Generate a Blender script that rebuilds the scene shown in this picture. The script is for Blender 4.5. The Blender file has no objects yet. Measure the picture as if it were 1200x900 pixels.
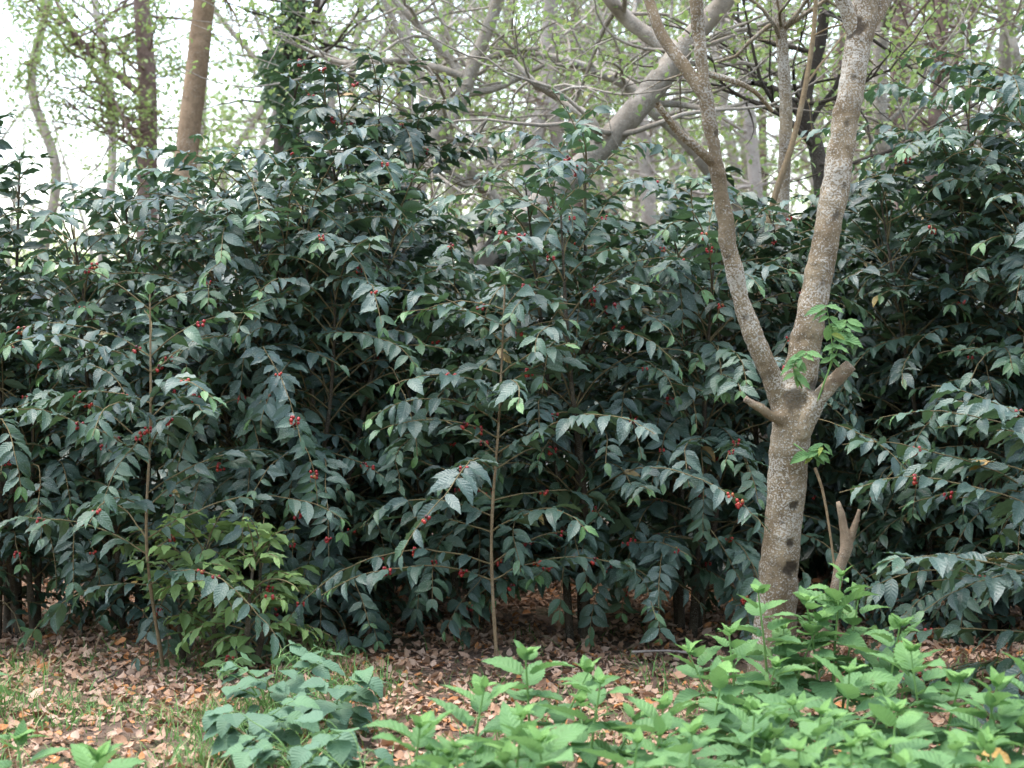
import bpy, math, random
import numpy as np
from mathutils import Vector, noise

R = math.radians
sc = bpy.context.scene
COL = sc.collection
random.seed(7)
rng = np.random.default_rng(11)

# ---------------------------------------------------------------- camera geometry
F = 1962.0                      # focal length in photo pixels (1200 wide)
CAMH = 1.6
PITCH = math.atan(70.0 / F)


def P(px, py, Y):
    """Point of the place at distance Y seen at photo pixel px, py."""
    dx, dz = (px - 600.0) / F, -(py - 450.0) / F
    c, s = math.cos(PITCH), math.sin(PITCH)
    y, z = c + s * dz, -s + c * dz
    k = Y / y
    return np.array([dx * k, Y, CAMH + z * k])


def GX(px, Y):
    return (px - 600.0) / F * Y


def terrain(x, y):
    x = np.asarray(x, float); y = np.asarray(y, float)
    h = 0.025 * np.sin(x * 1.7 + 0.5) * np.cos(y * 1.3) + 0.015 * np.sin(x * 4.1 + y * 3.3)
    far = np.clip((y - 11.0) / 40.0, 0, 1)
    return h + far * far * 1.5


def unit(v):
    v = np.asarray(v, float)
    return v / (np.linalg.norm(v, axis=-1, keepdims=True) + 1e-9)


# ---------------------------------------------------------------- mesh helpers
class Acc:
    """collects quads (vertices, faces, uv per vertex, colour per vertex)"""

    def __init__(self):
        self.v, self.f, self.uv, self.c, self.n = [], [], [], [], 0

    def add(self, v, f, uv=None, c=None):
        v = np.asarray(v, float).reshape(-1, 3)
        self.v.append(v)
        self.f.append(np.asarray(f, int).reshape(-1, 4) + self.n)
        self.uv.append(np.zeros((len(v), 2)) if uv is None else np.asarray(uv, float))
        if c is None:
            c = np.tile([0.5, 0.0, 0.0, 1.0], (len(v), 1))
        self.c.append(np.asarray(c, float))
        self.n += len(v)

    def mesh(self, name, mat):
        me = bpy.data.meshes.new(name)
        if self.n == 0:
            return me
        v = np.concatenate(self.v).astype(np.float32)
        f = np.concatenate(self.f).astype(np.int32)
        uv = np.concatenate(self.uv).astype(np.float32)
        c = np.concatenate(self.c).astype(np.float32)
        me.vertices.add(len(v)); me.vertices.foreach_set('co', v.ravel())
        me.loops.add(f.size); me.loops.foreach_set('vertex_index', f.ravel())
        me.polygons.add(len(f))
        me.polygons.foreach_set('loop_start', np.arange(0, f.size, 4, dtype=np.int32))
        me.polygons.foreach_set('loop_total', np.full(len(f), 4, dtype=np.int32))
        me.polygons.foreach_set('use_smooth', np.ones(len(f), dtype=bool))
        u = me.uv_layers.new(name='UVMap')
        u.data.foreach_set('uv', uv[f.ravel()].ravel())
        a = me.attributes.new('tint', 'FLOAT_COLOR', 'POINT')
        a.data.foreach_set('color', c.ravel())
        me.update(calc_edges=True)
        me.materials.append(mat)
        return me

    def build(self, name, mat, parent=None):
        ob = bpy.data.objects.new(name, self.mesh(name, mat))
        COL.objects.link(ob)
        if parent is not None:
            ob.parent = parent
            ob.matrix_parent_inverse.identity()
            ob.location = -Vector(parent.location)      # vertices are in world metres
        return ob


def thing(name, loc, label, cat, group=None):
    o = bpy.data.objects.new(name, None)
    o.empty_display_size = 0.1
    COL.objects.link(o)
    o.location = Vector([float(a) for a in loc])
    tag(o, label, cat, group)
    return o


def tag(o, label=None, cat=None, group=None, kind=None):
    if label: o['label'] = label
    if cat: o['category'] = cat
    if group: o['group'] = group
    if kind: o['kind'] = kind
    return o


def spline(pts, n):
    """Catmull-Rom resampling of control points"""
    p = np.asarray(pts, float)
    if len(p) == 2:
        t = np.linspace(0, 1, n)[:, None]
        return p[0] * (1 - t) + p[1] * t
    q = np.vstack([2 * p[0] - p[1], p, 2 * p[-1] - p[-2]])
    out = []
    for u in np.linspace(0, len(p) - 1 - 1e-6, n):
        i = int(u); t = u - i
        a, b, c, d = q[i], q[i + 1], q[i + 2], q[i + 3]
        out.append(0.5 * ((2 * b) + (-a + c) * t + (2 * a - 5 * b + 4 * c - d) * t * t + (-a + 3 * b - 3 * c + d) * t ** 3))
    return np.array(out)


def tube(acc, path, radii, sides=8, c=None, cap=False, rough=0.0):
    path = np.asarray(path, float); n = len(path)
    radii = np.broadcast_to(np.asarray(radii, float), (n,)).copy()
    if cap:
        path = np.vstack([path, path[-1] + (path[-1] - path[-2]) * 1e-3]); radii = np.append(radii, radii[-1] * 0.03); n += 1
    tan = unit(np.gradient(path, axis=0))
    ref = np.array([1.0, 0, 0]) if abs(tan[0][0]) < 0.8 else np.array([0, 1.0, 0])
    a = unit(np.cross(tan[0], ref))
    V = []; UV = []
    th = np.linspace(0, 2 * math.pi, sides, endpoint=False)
    L = 0.0
    for i in range(n):
        a = unit(a - tan[i] * np.dot(a, tan[i])); b = np.cross(tan[i], a)
        r = radii[i]
        rr = r * (1 + rough * rng.uniform(-1, 1, sides)) if rough else np.full(sides, r)
        V.append(path[i] + rr[:, None] * (np.cos(th)[:, None] * a + np.sin(th)[:, None] * b))
        if i: L += np.linalg.norm(path[i] - path[i - 1])
        UV.append(np.stack([np.full(sides, L), th / (2 * math.pi)], 1))
    V = np.concatenate(V); UV = np.concatenate(UV)
    i = np.arange(n - 1)[:, None]; j = np.arange(sides)[None, :]; k = (j + 1) % sides
    Fq = np.stack([i * sides + j + 0 * k, i * sides + k, (i + 1) * sides + k, (i + 1) * sides + j + 0 * k], -1).reshape(-1, 4)
    acc.add(V, Fq, UV, None if c is None else np.tile(c, (len(V), 1)))


# ---------------------------------------------------------------- leaves
def leaf_template(nl, nw, width, droop, fold, wave, waves=5, serr=0.0, heart=False, lance=False, tip=1.0, twist=0.0, phase=0.0):
    """unit-length leaf: x along the midrib, y across, z its upper face. nw = cells across (even)"""
    t = np.linspace(0, 1, nl + 1)
    if lance:
        w = (t + .02) ** 0.5 * (1 - t) ** (1.0 * tip); w = w / w.max()
    elif heart:
        w = np.sin(np.pi * np.clip(t, 0, 1) ** 0.62) ** 0.8 * (1 - t * 0.25)
    else:
        w = t ** 0.75 * (1 - t) ** (0.95 * tip); w = w / w.max()
        w = w * (1 - 0.25 * np.clip((t - 0.72) / 0.28, 0, 1))
    w = np.maximum(w, 0.006) * width * 0.5
    if serr:
        w = w * (1 + serr * np.where(np.arange(nl + 1) % 2, 1, -1) * (t > 0.05) * (t < 0.97))
    s = np.linspace(-1, 1, nw + 1)
    ang = droop * t ** 1.15
    dx = np.concatenate([[0], np.cumsum(np.cos((ang[1:] + ang[:-1]) / 2))]) / nl
    dz = -np.concatenate([[0], np.cumsum(np.sin((ang[1:] + ang[:-1]) / 2))]) / nl
    V = []; UV = []
    for i in range(nl + 1):
        nx, nz = math.sin(ang[i]), math.cos(ang[i])
        tw = twist * t[i]
        for q in s:
            y = q * w[i]; up = abs(q) * w[i] * math.tan(fold)
            up += wave * width * abs(q) ** 1.5 * math.sin(2 * math.pi * waves * t[i] + phase + (1.3 if q > 0 else 0)) * min(1, 4 * t[i]) * min(1, 4 * (1 - t[i]) + .1)
            yy, uu = y * math.cos(tw) - up * math.sin(tw), y * math.sin(tw) + up * math.cos(tw)
            V.append([dx[i] + nx * uu, yy, dz[i] + nz * uu]); UV.append([t[i], q * 0.5 + 0.5])
    m = nw + 1
    Fq = [[i * m + j, (i + 1) * m + j, (i + 1) * m + j + 1, i * m + j + 1] for i in range(nl) for j in range(nw)]
    return np.array(V), np.array(Fq), np.array(UV)


def template_set(nl, nw, specs):
    T = [leaf_template(nl, nw, **s) for s in specs]
    return np.stack([t[0] for t in T]), T[0][1], T[0][2]


COFFEE = [dict(width=0.385 + 0.045 * math.sin(i * 2.1), droop=[0.15, 0.5, 0.9, 0.35, 0.7, 1.2, 0.25, 0.6][i], fold=[0.25, 0.4, 0.3, 0.15, 0.5, 0.3, 0.35, 0.2][i],
               wave=0.075, waves=[4, 5, 5, 6, 4, 5, 6, 5][i], twist=[0.0, 0.4, -0.4, 0.2, -0.3, 0.5, -0.5, 0.3][i], phase=i * 1.1, tip=1.22) for i in range(8)]
T_HI = template_set(9, 4, COFFEE)
T_LO = template_set(4, 2, [dict(c, waves=1) for c in COFFEE])
NETTLE = [dict(lance=True, width=0.50 + 0.06 * math.sin(i * 1.7), droop=[0.15, 0.45, 0.8, 0.3, 0.6, 0.9][i], fold=[0.35, 0.25, 0.4, 0.2, 0.3, 0.15][i], wave=0.025, waves=4, serr=0.075,
               twist=[0, .3, -.3, .2, -.2, .4][i], phase=i, tip=1.1) for i in range(6)]
T_NET = template_set(18, 4, NETTLE)
HEART = [dict(width=0.9, droop=[0.3, 0.7, 1.1, 0.5][i], fold=[0.2, 0.1, 0.3, 0.15][i], wave=0.03, waves=3, heart=True, twist=[0, .2, -.2, .1][i], phase=i) for i in range(4)]
T_HRT = template_set(9, 4, HEART)
SMALL = [dict(width=[0.5, 0.62, 0.45, 0.55][i], droop=[0.3, 0.8, 1.2, 0.5][i], fold=[0.3, 0.1, 0.4, 0.2][i], wave=0.02, waves=1, twist=[0, .5, -.5, .2][i]) for i in range(4)]
T_SML = template_set(3, 2, SMALL)
LITTER = [dict(width=[0.5, 0.6, 0.42, 0.55, 0.48][i], droop=[0.3, -0.9, 1.3, -0.5, 0.9][i], fold=[0.5, -0.3, 0.7, 0.2, -0.6][i], wave=0.09, waves=2, twist=[0, .6, -.6, .9, -.3][i]) for i in range(5)]
T_LIT = template_set(5, 2, LITTER)


class Leaves:
    def __init__(self, T):
        self.T = T; self.o, self.a, self.n, self.s, self.c = [], [], [], [], []

    def put(self, o, a, n, s, c=(0.5, 0, 0)):
        self.o.append(o); self.a.append(a); self.n.append(n); self.s.append(s); self.c.append(c)

    def into(self, acc, r=rng):
        if not self.o: return acc
        TV, TF, TU = self.T
        O = np.array(self.o, float); A = unit(np.array(self.a, float)); N = np.array(self.n, float)
        N = unit(N - A * (N * A).sum(1, keepdims=True)); S = np.array(self.s, float); C = np.array(self.c, float)
        B = np.cross(N, A)
        k = r.integers(0, len(TV), len(O)); X = TV[k]                       # n, v, 3
        wv = r.uniform(0.85, 1.18, len(O))
        V = O[:, None, :] + S[:, None, None] * (X[..., 0:1] * A[:, None] + wv[:, None, None] * X[..., 1:2] * B[:, None] + X[..., 2:3] * N[:, None])
        nv = TV.shape[1]
        Fq = (TF[None] + (np.arange(len(O)) * nv)[:, None, None]).reshape(-1, 4)
        cc = np.concatenate([C, np.ones((len(C), 1))], 1)
        acc.add(V.reshape(-1, 3), Fq, np.tile(TU, (len(O), 1)), np.repeat(cc, nv, 0))
        return acc


# ---------------------------------------------------------------- materials
class NT:
    def __init__(self, name):
        self.m = bpy.data.materials.new(name); self.m.use_nodes = True
        self.t = self.m.node_tree; self.t.nodes.clear()
        self.out = self.t.nodes.new('ShaderNodeOutputMaterial')

    def n(self, typ, **kw):
        x = self.t.nodes.new(typ)
        for k, v in kw.items():
            if k.startswith('i_'):
                key = k[2:]
                key = int(key) if key.isdigit() else key.replace('_', ' ')
                if isinstance(v, bpy.types.NodeSocket): self.t.links.new(v, x.inputs[key])
                else: x.inputs[key].default_value = v
            else: setattr(x, k, v)
        return x

    def link(self, a, b): self.t.links.new(a, b)

    def mix(self, f, a, b, mode='MIX'):
        x = self.t.nodes.new('ShaderNodeMix'); x.data_type = 'RGBA'; x.blend_type = mode; x.clamp_factor = True
        for s, v in ((0, f), (6, a), (7, b)):
            if isinstance(v, bpy.types.NodeSocket): self.t.links.new(v, x.inputs[s])
            elif s == 0: x.inputs[s].default_value = v
            else: x.inputs[s].default_value = (*v, 1)
        return x.outputs[2]

    def math(self, op, a, b=0.0, c=None):
        x = self.t.nodes.new('ShaderNodeMath'); x.operation = op
        for s, v in ((0, a), (1, b), (2, c)):
            if v is None: continue
            if isinstance(v, bpy.types.NodeSocket): self.t.links.new(v, x.inputs[s])
            else: x.inputs[s].default_value = v
        return x.outputs[0]

    def ramp(self, f, stops):
        x = self.t.nodes.new('ShaderNodeValToRGB'); self.t.links.new(f, x.inputs[0])
        e = x.color_ramp.elements
        while len(e) < len(stops): e.new(0.5)
        for el, (p, c) in zip(e, stops):
            el.position = p; el.color = (*c, 1) if len(c) == 3 else c
        return x.outputs[0]

    def noise(self, vec, scale, detail=4, rough=0.6):
        x = self.n('ShaderNodeTexNoise'); x.inputs['Scale'].default_value = scale; x.inputs['Detail'].default_value = detail; x.inputs['Roughness'].default_value = rough
        if vec is not None: self.link(vec, x.inputs['Vector'])
        return x.outputs['Fac']


def leaf_material(name, dark, mid, young, old, under, rough=0.4, spots=0.3, trans=0.25, vein=0.35, spec=0.5):
    """tint.r = variation, tint.g = youth, tint.b = age (yellowing)"""
    k = NT(name)
    at = k.n('ShaderNodeAttribute', attribute_name='tint'); sp = k.n('ShaderNodeSeparateColor'); k.link(at.outputs['Color'], sp.inputs[0])
    uv = k.n('ShaderNodeUVMap', uv_map='UVMap'); su = k.n('ShaderNodeSeparateXYZ'); k.link(uv.outputs[0], su.inputs[0])
    pos = k.n('ShaderNodeNewGeometry')
    col = k.mix(sp.outputs[0], dark, mid)
    n1 = k.noise(pos.outputs['Position'], 22, 3)
    col = k.mix(k.math('MULTIPLY', n1, 0.5), col, mid)
    col = k.mix(sp.outputs[1], col, young)
    col = k.mix(sp.outputs[2], col, old)
    # veins: midrib and slanted laterals
    off = k.math('ABSOLUTE', k.math('SUBTRACT', su.outputs[1], 0.5))
    ph = k.math('MULTIPLY', k.math('SUBTRACT', su.outputs[0], k.math('MULTIPLY', off, 0.35)), 9.0)
    lat = k.math('ABSOLUTE', k.math('SUBTRACT', k.math('FRACT', ph), 0.5))        # 0 at the vein
    rib = k.math('MINIMUM', k.math('MULTIPLY', lat, 2.2), k.math('MULTIPLY', off, 9.0))
    rib = k.math('MINIMUM', rib, 1.0)
    veinm = k.math('SUBTRACT', 1.0, k.math('MINIMUM', k.math('MULTIPLY', k.math('MINIMUM', k.math('MULTIPLY', off, 2.2), k.math('MULTIPLY', lat, 1.0)), 14.0), 1.0))
    col = k.mix(k.math('MULTIPLY', veinm, 0.16), col, under)
    if spots:
        n2 = k.noise(pos.outputs['Position'], 160, 2, 0.5)
        n3 = k.noise(pos.outputs['Position'], 5, 2, 0.5)
        sm = k.ramp(k.math('ADD', n2, k.math('MULTIPLY', k.math('SUBTRACT', n3, 0.5), 0.5)), [(0.56, (0, 0, 0)), (0.70, (1, 1, 1))])
        col = k.mix(k.math('MULTIPLY', sm, spots), col, (0.20, 0.24, 0.20))
    if spots:
        n5 = k.noise(pos.outputs['Position'], 34, 3, 0.6)
        col = k.mix(k.math('MULTIPLY', k.ramp(n5, [(0.66, (0, 0, 0)), (0.71, (1, 1, 1))]), 0.7), col, (0.10, 0.075, 0.035))
    back = k.mix(0.35, under, col)
    col2 = k.mix(pos.outputs['Backfacing'], col, back)
    bump = k.n('ShaderNodeBump', i_Strength=vein, i_Distance=0.004, i_Height=rib)
    b = k.n('ShaderNodeBsdfPrincipled', i_Base_Color=col2, i_Normal=bump.outputs[0])
    rr = k.math('ADD', k.math('MULTIPLY', pos.outputs['Backfacing'], 0.25), k.math('ADD', rough - 0.08, k.math('MULTIPLY', n1, 0.2)))
    k.link(rr, b.inputs['Roughness']); b.inputs['Specular IOR Level'].default_value = spec
    tr = k.n('ShaderNodeBsdfTranslucent'); tc = k.mix(0.5, col, young); k.link(tc, tr.inputs[0])
    mx = k.n('ShaderNodeMixShader', i_0=trans); k.link(b.outputs[0], mx.inputs[1]); k.link(tr.outputs[0], mx.inputs[2])
    k.link(mx.outputs[0], k.out.inputs[0])
    return k.m


def bark_material(name, a, b, lichen=(0.55, 0.56, 0.50), amount=0.5, scale=1.0, knots=False):
    k = NT(name)
    pos = k.n('ShaderNodeNewGeometry').outputs['Position']
    mp = k.n('ShaderNodeMapping'); mp.inputs['Scale'].default_value = (1, 1, 0.55); k.link(pos, mp.inputs[0])
    mh = k.n('ShaderNodeMapping'); mh.inputs['Scale'].default_value = (1.0, 1.0, 1.1); k.link(pos, mh.inputs[0])
    n1 = k.noise(mp.outputs[0], 9 * scale, 5); n2 = k.noise(mh.outputs[0], 105 * scale, 4, 0.62); n3 = k.noise(pos, 4.2 * scale, 4); n4 = k.noise(mh.outputs[0], 24 * scale, 4, 0.7)
    col = k.mix(k.ramp(n1, [(0.35, (0, 0, 0)), (0.65, (1, 1, 1))]), a, b)
    col = k.mix(k.math('MULTIPLY', k.ramp(n4, [(0.50, (0, 0, 0)), (0.62, (1, 1, 1))]), 0.55), col, tuple(x * 0.55 for x in a))
    lm = k.ramp(k.math('ADD', n2, k.math('MULTIPLY', k.math('SUBTRACT', n3, 0.5), 0.52)), [(0.61 - 0.15 * amount, (0, 0, 0)), (0.66 - 0.14 * amount, (1, 1, 1))])
    col = k.mix(k.math('MULTIPLY', lm, min(1, 0.35 + amount * 0.7)), col, lichen)
    n6 = k.noise(mp.outputs[0], 3.1 * scale, 5, 0.65)
    col = k.mix(k.math('MULTIPLY', k.ramp(n6, [(0.50, (0, 0, 0)), (0.64, (1, 1, 1))]), 0.5), col, tuple(x * 0.62 for x in a))
    wv = k.noise(pos, 150 * scale, 3)
    col = k.mix(k.math('MULTIPLY', wv, 0.35), col, tuple(x * 0.45 for x in a))
    if knots:
        at = k.n('ShaderNodeAttribute', attribute_name='knot')
        km = k.math('MULTIPLY', at.outputs['Fac'], k.math('ADD', 0.6, k.math('MULTIPLY', n2, 0.7)))
        col = k.mix(km, col, (0.045, 0.034, 0.022))
    h = k.math('ADD', k.math('MULTIPLY', n1, 0.6), k.math('ADD', k.math('MULTIPLY', n2, 0.6), k.math('MULTIPLY', lm, 0.25)))
    bump = k.n('ShaderNodeBump', i_Strength=0.6, i_Distance=0.012, i_Height=h)
    bs = k.n('ShaderNodeBsdfPrincipled', i_Base_Color=col, i_Normal=bump.outputs[0], i_Roughness=0.85)
    bs.inputs['Specular IOR Level'].default_value = 0.2
    k.link(bs.outputs[0], k.out.inputs[0])
    return k.m


def simple(name, col, rough=0.5, spec=0.5, var=0.3):
    k = NT(name)
    pos = k.n('ShaderNodeNewGeometry').outputs['Position']
    n = k.noise(pos, 40, 3)
    c = k.mix(n, tuple(x * (1 - var) for x in col), tuple(min(1, x * (1 + var)) for x in col))
    b = k.n('ShaderNodeBsdfPrincipled', i_Base_Color=c, i_Roughness=rough); b.inputs['Specular IOR Level'].default_value = spec
    k.link(b.outputs[0], k.out.inputs[0]); return k.m


M = {}
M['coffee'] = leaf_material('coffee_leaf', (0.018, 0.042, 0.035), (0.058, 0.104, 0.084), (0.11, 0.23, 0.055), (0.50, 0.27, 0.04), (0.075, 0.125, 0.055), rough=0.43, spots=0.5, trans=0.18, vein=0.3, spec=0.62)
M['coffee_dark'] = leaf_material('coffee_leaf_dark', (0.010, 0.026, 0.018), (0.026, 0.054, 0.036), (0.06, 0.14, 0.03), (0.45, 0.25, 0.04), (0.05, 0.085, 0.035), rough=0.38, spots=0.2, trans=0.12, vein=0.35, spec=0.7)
M['coffee_pale'] = leaf_material('coffee_leaf_pale', (0.085, 0.155, 0.05), (0.155, 0.245, 0.075), (0.21, 0.33, 0.08), (0.5, 0.35, 0.06), (0.16, 0.24, 0.085), rough=0.5, spots=0.15, trans=0.3, vein=0.3)
M['weed'] = leaf_material('weed_leaf', (0.068, 0.155, 0.060), (0.135, 0.262, 0.100), (0.22, 0.40, 0.105), (0.55, 0.5, 0.05), (0.15, 0.27, 0.11), rough=0.6, spots=0.12, trans=0.30, vein=0.6, spec=0.3)
M['heart'] = leaf_material('heart_leaf', (0.075, 0.145, 0.085), (0.125, 0.22, 0.13), (0.17, 0.32, 0.10), (0.5, 0.4, 0.05), (0.12, 0.20, 0.11), rough=0.55, spots=0, trans=0.25, vein=0.4, spec=0.35)
M['canopy'] = leaf_material('canopy_leaf', (0.105, 0.175, 0.045), (0.20, 0.275, 0.085), (0.29, 0.39, 0.12), (0.42, 0.34, 0.09), (0.16, 0.22, 0.07), rough=0.5, spots=0, trans=0.45, vein=0.0)
M['ivy'] = leaf_material('ivy_leaf', (0.022, 0.055, 0.016), (0.05, 0.10, 0.028), (0.12, 0.22, 0.04), (0.3, 0.3, 0.05), (0.06, 0.11, 0.04), rough=0.4, spots=0, trans=0.25, vein=0.0)
M['litter'] = leaf_material('fallen_leaf', (0.13, 0.070, 0.040), (0.44, 0.265, 0.165), (0.46, 0.20, 0.075), (0.52, 0.365, 0.265), (0.43, 0.29, 0.20), rough=0.7, spots=0.2, trans=0.08, vein=0.4, spec=0.2)
M['grass'] = leaf_material('grass_blade', (0.06, 0.15, 0.03), (0.11, 0.24, 0.05), (0.17, 0.33, 0.07), (0.36, 0.30, 0.14), (0.12, 0.20, 0.06), rough=0.55, spots=0, trans=0.3, vein=0.0)
M['bark_main'] = bark_material('lichened_bark', (0.165, 0.118, 0.068), (0.315, 0.245, 0.155), (0.52, 0.49, 0.42), 0.6, 1.0, knots=True)
M['bark_grey'] = bark_material('grey_bark', (0.25, 0.21, 0.16), (0.44, 0.38, 0.31), (0.50, 0.50, 0.45), 0.35, 0.8)
M['bark_pale'] = bark_material('pale_bark', (0.34, 0.285, 0.24), (0.48, 0.425, 0.37), (0.58, 0.56, 0.52), 0.3, 0.6)
M['bark_tan'] = bark_material('tan_bark', (0.22, 0.145, 0.085), (0.36, 0.25, 0.155), (0.42, 0.36, 0.27), 0.25, 0.7)
M['bark_red'] = bark_material('reddish_bark', (0.145, 0.095, 0.075), (0.235, 0.165, 0.135), (0.33, 0.28, 0.25), 0.15, 0.7)
M['bark_dark'] = bark_material('dark_bark', (0.045, 0.035, 0.026), (0.10, 0.08, 0.06), (0.2, 0.2, 0.16), 0.15, 0.8)
M['coffee_stem'] = bark_material('coffee_stem', (0.20, 0.135, 0.072), (0.35, 0.255, 0.145), (0.40, 0.36, 0.26), 0.25, 2.0)
M['coffee_trunk'] = bark_material('coffee_trunk_bark', (0.055, 0.042, 0.028), (0.12, 0.095, 0.065), (0.28, 0.27, 0.22), 0.25, 1.6)
M['twig'] = bark_material('green_brown_twig', (0.13, 0.10, 0.05), (0.24, 0.19, 0.09), (0.36, 0.33, 0.22), 0.1, 2.0)
M['deadwood'] = bark_material('dead_wood', (0.16, 0.11, 0.07), (0.34, 0.255, 0.17), (0.45, 0.40, 0.32), 0.3, 1.6)
M['weed_stem'] = simple('weed_stem', (0.13, 0.24, 0.06), 0.5)
k = NT('ripe_cherry')
at = k.n('ShaderNodeAttribute', attribute_name='tint'); sp = k.n('ShaderNodeSeparateColor'); k.link(at.outputs['Color'], sp.inputs[0])
cc = k.ramp(sp.outputs[0], [(0.0, (0.06, 0.008, 0.010)), (0.5, (0.30, 0.014, 0.016)), (0.78, (0.36, 0.05, 0.02)), (0.92, (0.14, 0.18, 0.04))])
b = k.n('ShaderNodeBsdfPrincipled', i_Base_Color=cc, i_Roughness=0.28); k.link(b.outputs[0], k.out.inputs[0]); M['cherry'] = k.m

k = NT('forest_soil')
pos = k.n('ShaderNodeNewGeometry').outputs['Position']
a1 = k.noise(pos, 2.2, 6); a2 = k.noise(pos, 45, 5, 0.7); a3 = k.noise(pos, 11, 4)
c = k.mix(k.ramp(a2, [(0.3, (0, 0, 0)), (0.7, (1, 1, 1))]), (0.06, 0.042, 0.03), (0.24, 0.165, 0.12))
c = k.mix(k.math('MULTIPLY', k.ramp(a3, [(0.45, (0, 0, 0)), (0.62, (1, 1, 1))]), 0.55), c, (0.22, 0.145, 0.10))
c = k.mix(k.math('MULTIPLY', k.ramp(a1, [(0.48, (0, 0, 0)), (0.62, (1, 1, 1))]), 0.4), c, (0.06, 0.085, 0.03))
bp = k.n('ShaderNodeBump', i_Strength=0.9, i_Distance=0.03, i_Height=a2)
b = k.n('ShaderNodeBsdfPrincipled', i_Base_Color=c, i_Roughness=0.95, i_Normal=bp.outputs[0]); b.inputs['Specular IOR Level'].default_value = 0.15
k.link(b.outputs[0], k.out.inputs[0]); M['soil'] = k.m

# ---------------------------------------------------------------- ground
def build_ground():
    xs = np.concatenate([np.linspace(-400, -20, 14), np.linspace(-18, 18, 121), np.linspace(20, 400, 14)])
    ys = np.concatenate([np.linspace(-60, 2, 10), np.linspace(2.3, 20, 90), np.linspace(21, 60, 40), np.linspace(65, 600, 20)])
    X, Y = np.meshgrid(xs, ys); Z = terrain(X, Y)
    Z = Z + np.where((Y < 18) & (Y > 3) & (abs(X) < 12), 0.012 * rng.normal(size=X.shape), 0)
    V = np.stack([X, Y, Z], -1).reshape(-1, 3); nx = len(xs); ny = len(ys)
    i = np.arange(ny - 1)[:, None]; j = np.arange(nx - 1)[None]
    Fq = np.stack([i * nx + j, i * nx + j + 1, (i + 1) * nx + j + 1, (i + 1) * nx + j], -1).reshape(-1, 4)
    a = Acc(); a.add(V, Fq); o = a.build('ground', M['soil']); tag(o, kind='structure')
build_ground()

def build_litter():
    L = Leaves(T_LIT)
    n = 62000
    x = rng.uniform(-1, 1, n) * 4.0; y = 5.2 + 5.6 * rng.random(n)
    for i in range(n):
        dens = 0.45 + 0.75 * noise.noise(Vector((x[i] * 1.5, y[i] * 1.5, 3.0))) + .3 * noise.noise(Vector((x[i] * 6, y[i] * 6, 1.0)))
        if rng.random() > 0.15 + dens * 1.1: continue
        a = rng.uniform(0, 6.283); tilt = rng.normal(0, 0.25)
        z = float(terrain(x[i], y[i])) + rng.uniform(0.008, 0.035)
        r = rng.random()
        c = (rng.random() ** 1.1, 1.0 * (r < 0.16), 0.9 * (r > 0.72))
        L.put((x[i], y[i], z), (math.cos(a), math.sin(a), tilt), (rng.normal(0, .3), rng.normal(0, .3), 1 if rng.random() < .6 else -1), rng.uniform(0.022, 0.06) if rng.random() < .92 else rng.uniform(.055, .09), c)
    o = L.into(Acc()).build('leaf_litter', M['litter'])
    tag(o, 'brown and pinkish fallen leaves scattered over the ground under the coffee row', 'leaf litter', kind='stuff')
build_litter()

def build_grass():
    a = Acc(); V = []; Fq = []; C = []; UV = []
    n = 60000; base = 0
    xs = rng.uniform(-3.6, 3.6, n); ys = 4.5 + 4.2 * rng.random(n)
    for i in range(n):
        x, y = xs[i], ys[i]
        px = 600 + x / y * F
        d = noise.noise(Vector((x * 1.6, y * 1.6, 9.0))) + 0.6 * noise.noise(Vector((x * 4, y * 4, 2.0)))
        keep = 0.03 + (0.85 if d > 0.05 else 0.25 if d > -0.2 else 0.04) * (1.0 if px < 480 else 0.4)
        if y > 6.9: keep *= max(0.06, 1 - (y - 6.9) * 0.7)
        if rng.random() > keep: continue
        h = rng.uniform(0.035, 0.105) * (1.7 if d > 0.32 else 1) ; w = rng.uniform(0.002, 0.005)
        az = rng.uniform(0, 6.283); dx, dy = math.cos(az), math.sin(az); bend = rng.uniform(0.25, 1.3) * h
        z0 = float(terrain(x, y)) - 0.005
        for s in range(4):
            t = s / 3; ww = w * (1 - t * 0.9)
            cx, cy, cz = x + dx * bend * t * t, y + dy * bend * t * t, z0 + h * (t - 0.25 * t * t * bend / h)
            V += [[cx - dy * ww, cy + dx * ww, cz], [cx + dy * ww, cy - dx * ww, cz]]
            UV += [[t, 0.3], [t, 0.7]]
        r = rng.random(); c = [rng.random(), 0.5 * (rng.random() < .3), 0.8 * (r < .1), 1]
        C += [c] * 8
        for s in range(3):
            q = base + s * 2; Fq.append([q, q + 1, q + 3, q + 2])
        base += 8
    a.add(V, Fq, UV, C)
    o = a.build('grass', M['grass']); tag(o, 'thin green grass growing through the fallen leaves', 'grass', kind='stuff')
build_grass()

# ---------------------------------------------------------------- coffee
UP = np.array([0, 0, 1.0])


def sphere(acc, c, r, col, nu=7, nv=5):
    V = []
    for i in range(nv + 1):
        ph = math.pi * i / nv
        for j in range(nu):
            th = 2 * math.pi * j / nu
            rr = max(math.sin(ph), 0.02)
            V.append([c[0] + r * rr * math.cos(th), c[1] + r * rr * math.sin(th), c[2] + 1.1 * r * math.cos(ph)])
    Fq = [[i * nu + j, (i + 1) * nu + j, (i + 1) * nu + (j + 1) % nu, i * nu + (j + 1) % nu] for i in range(nv) for j in range(nu)]
    acc.add(V, Fq, None, np.tile(col, (len(V), 1)))


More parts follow.
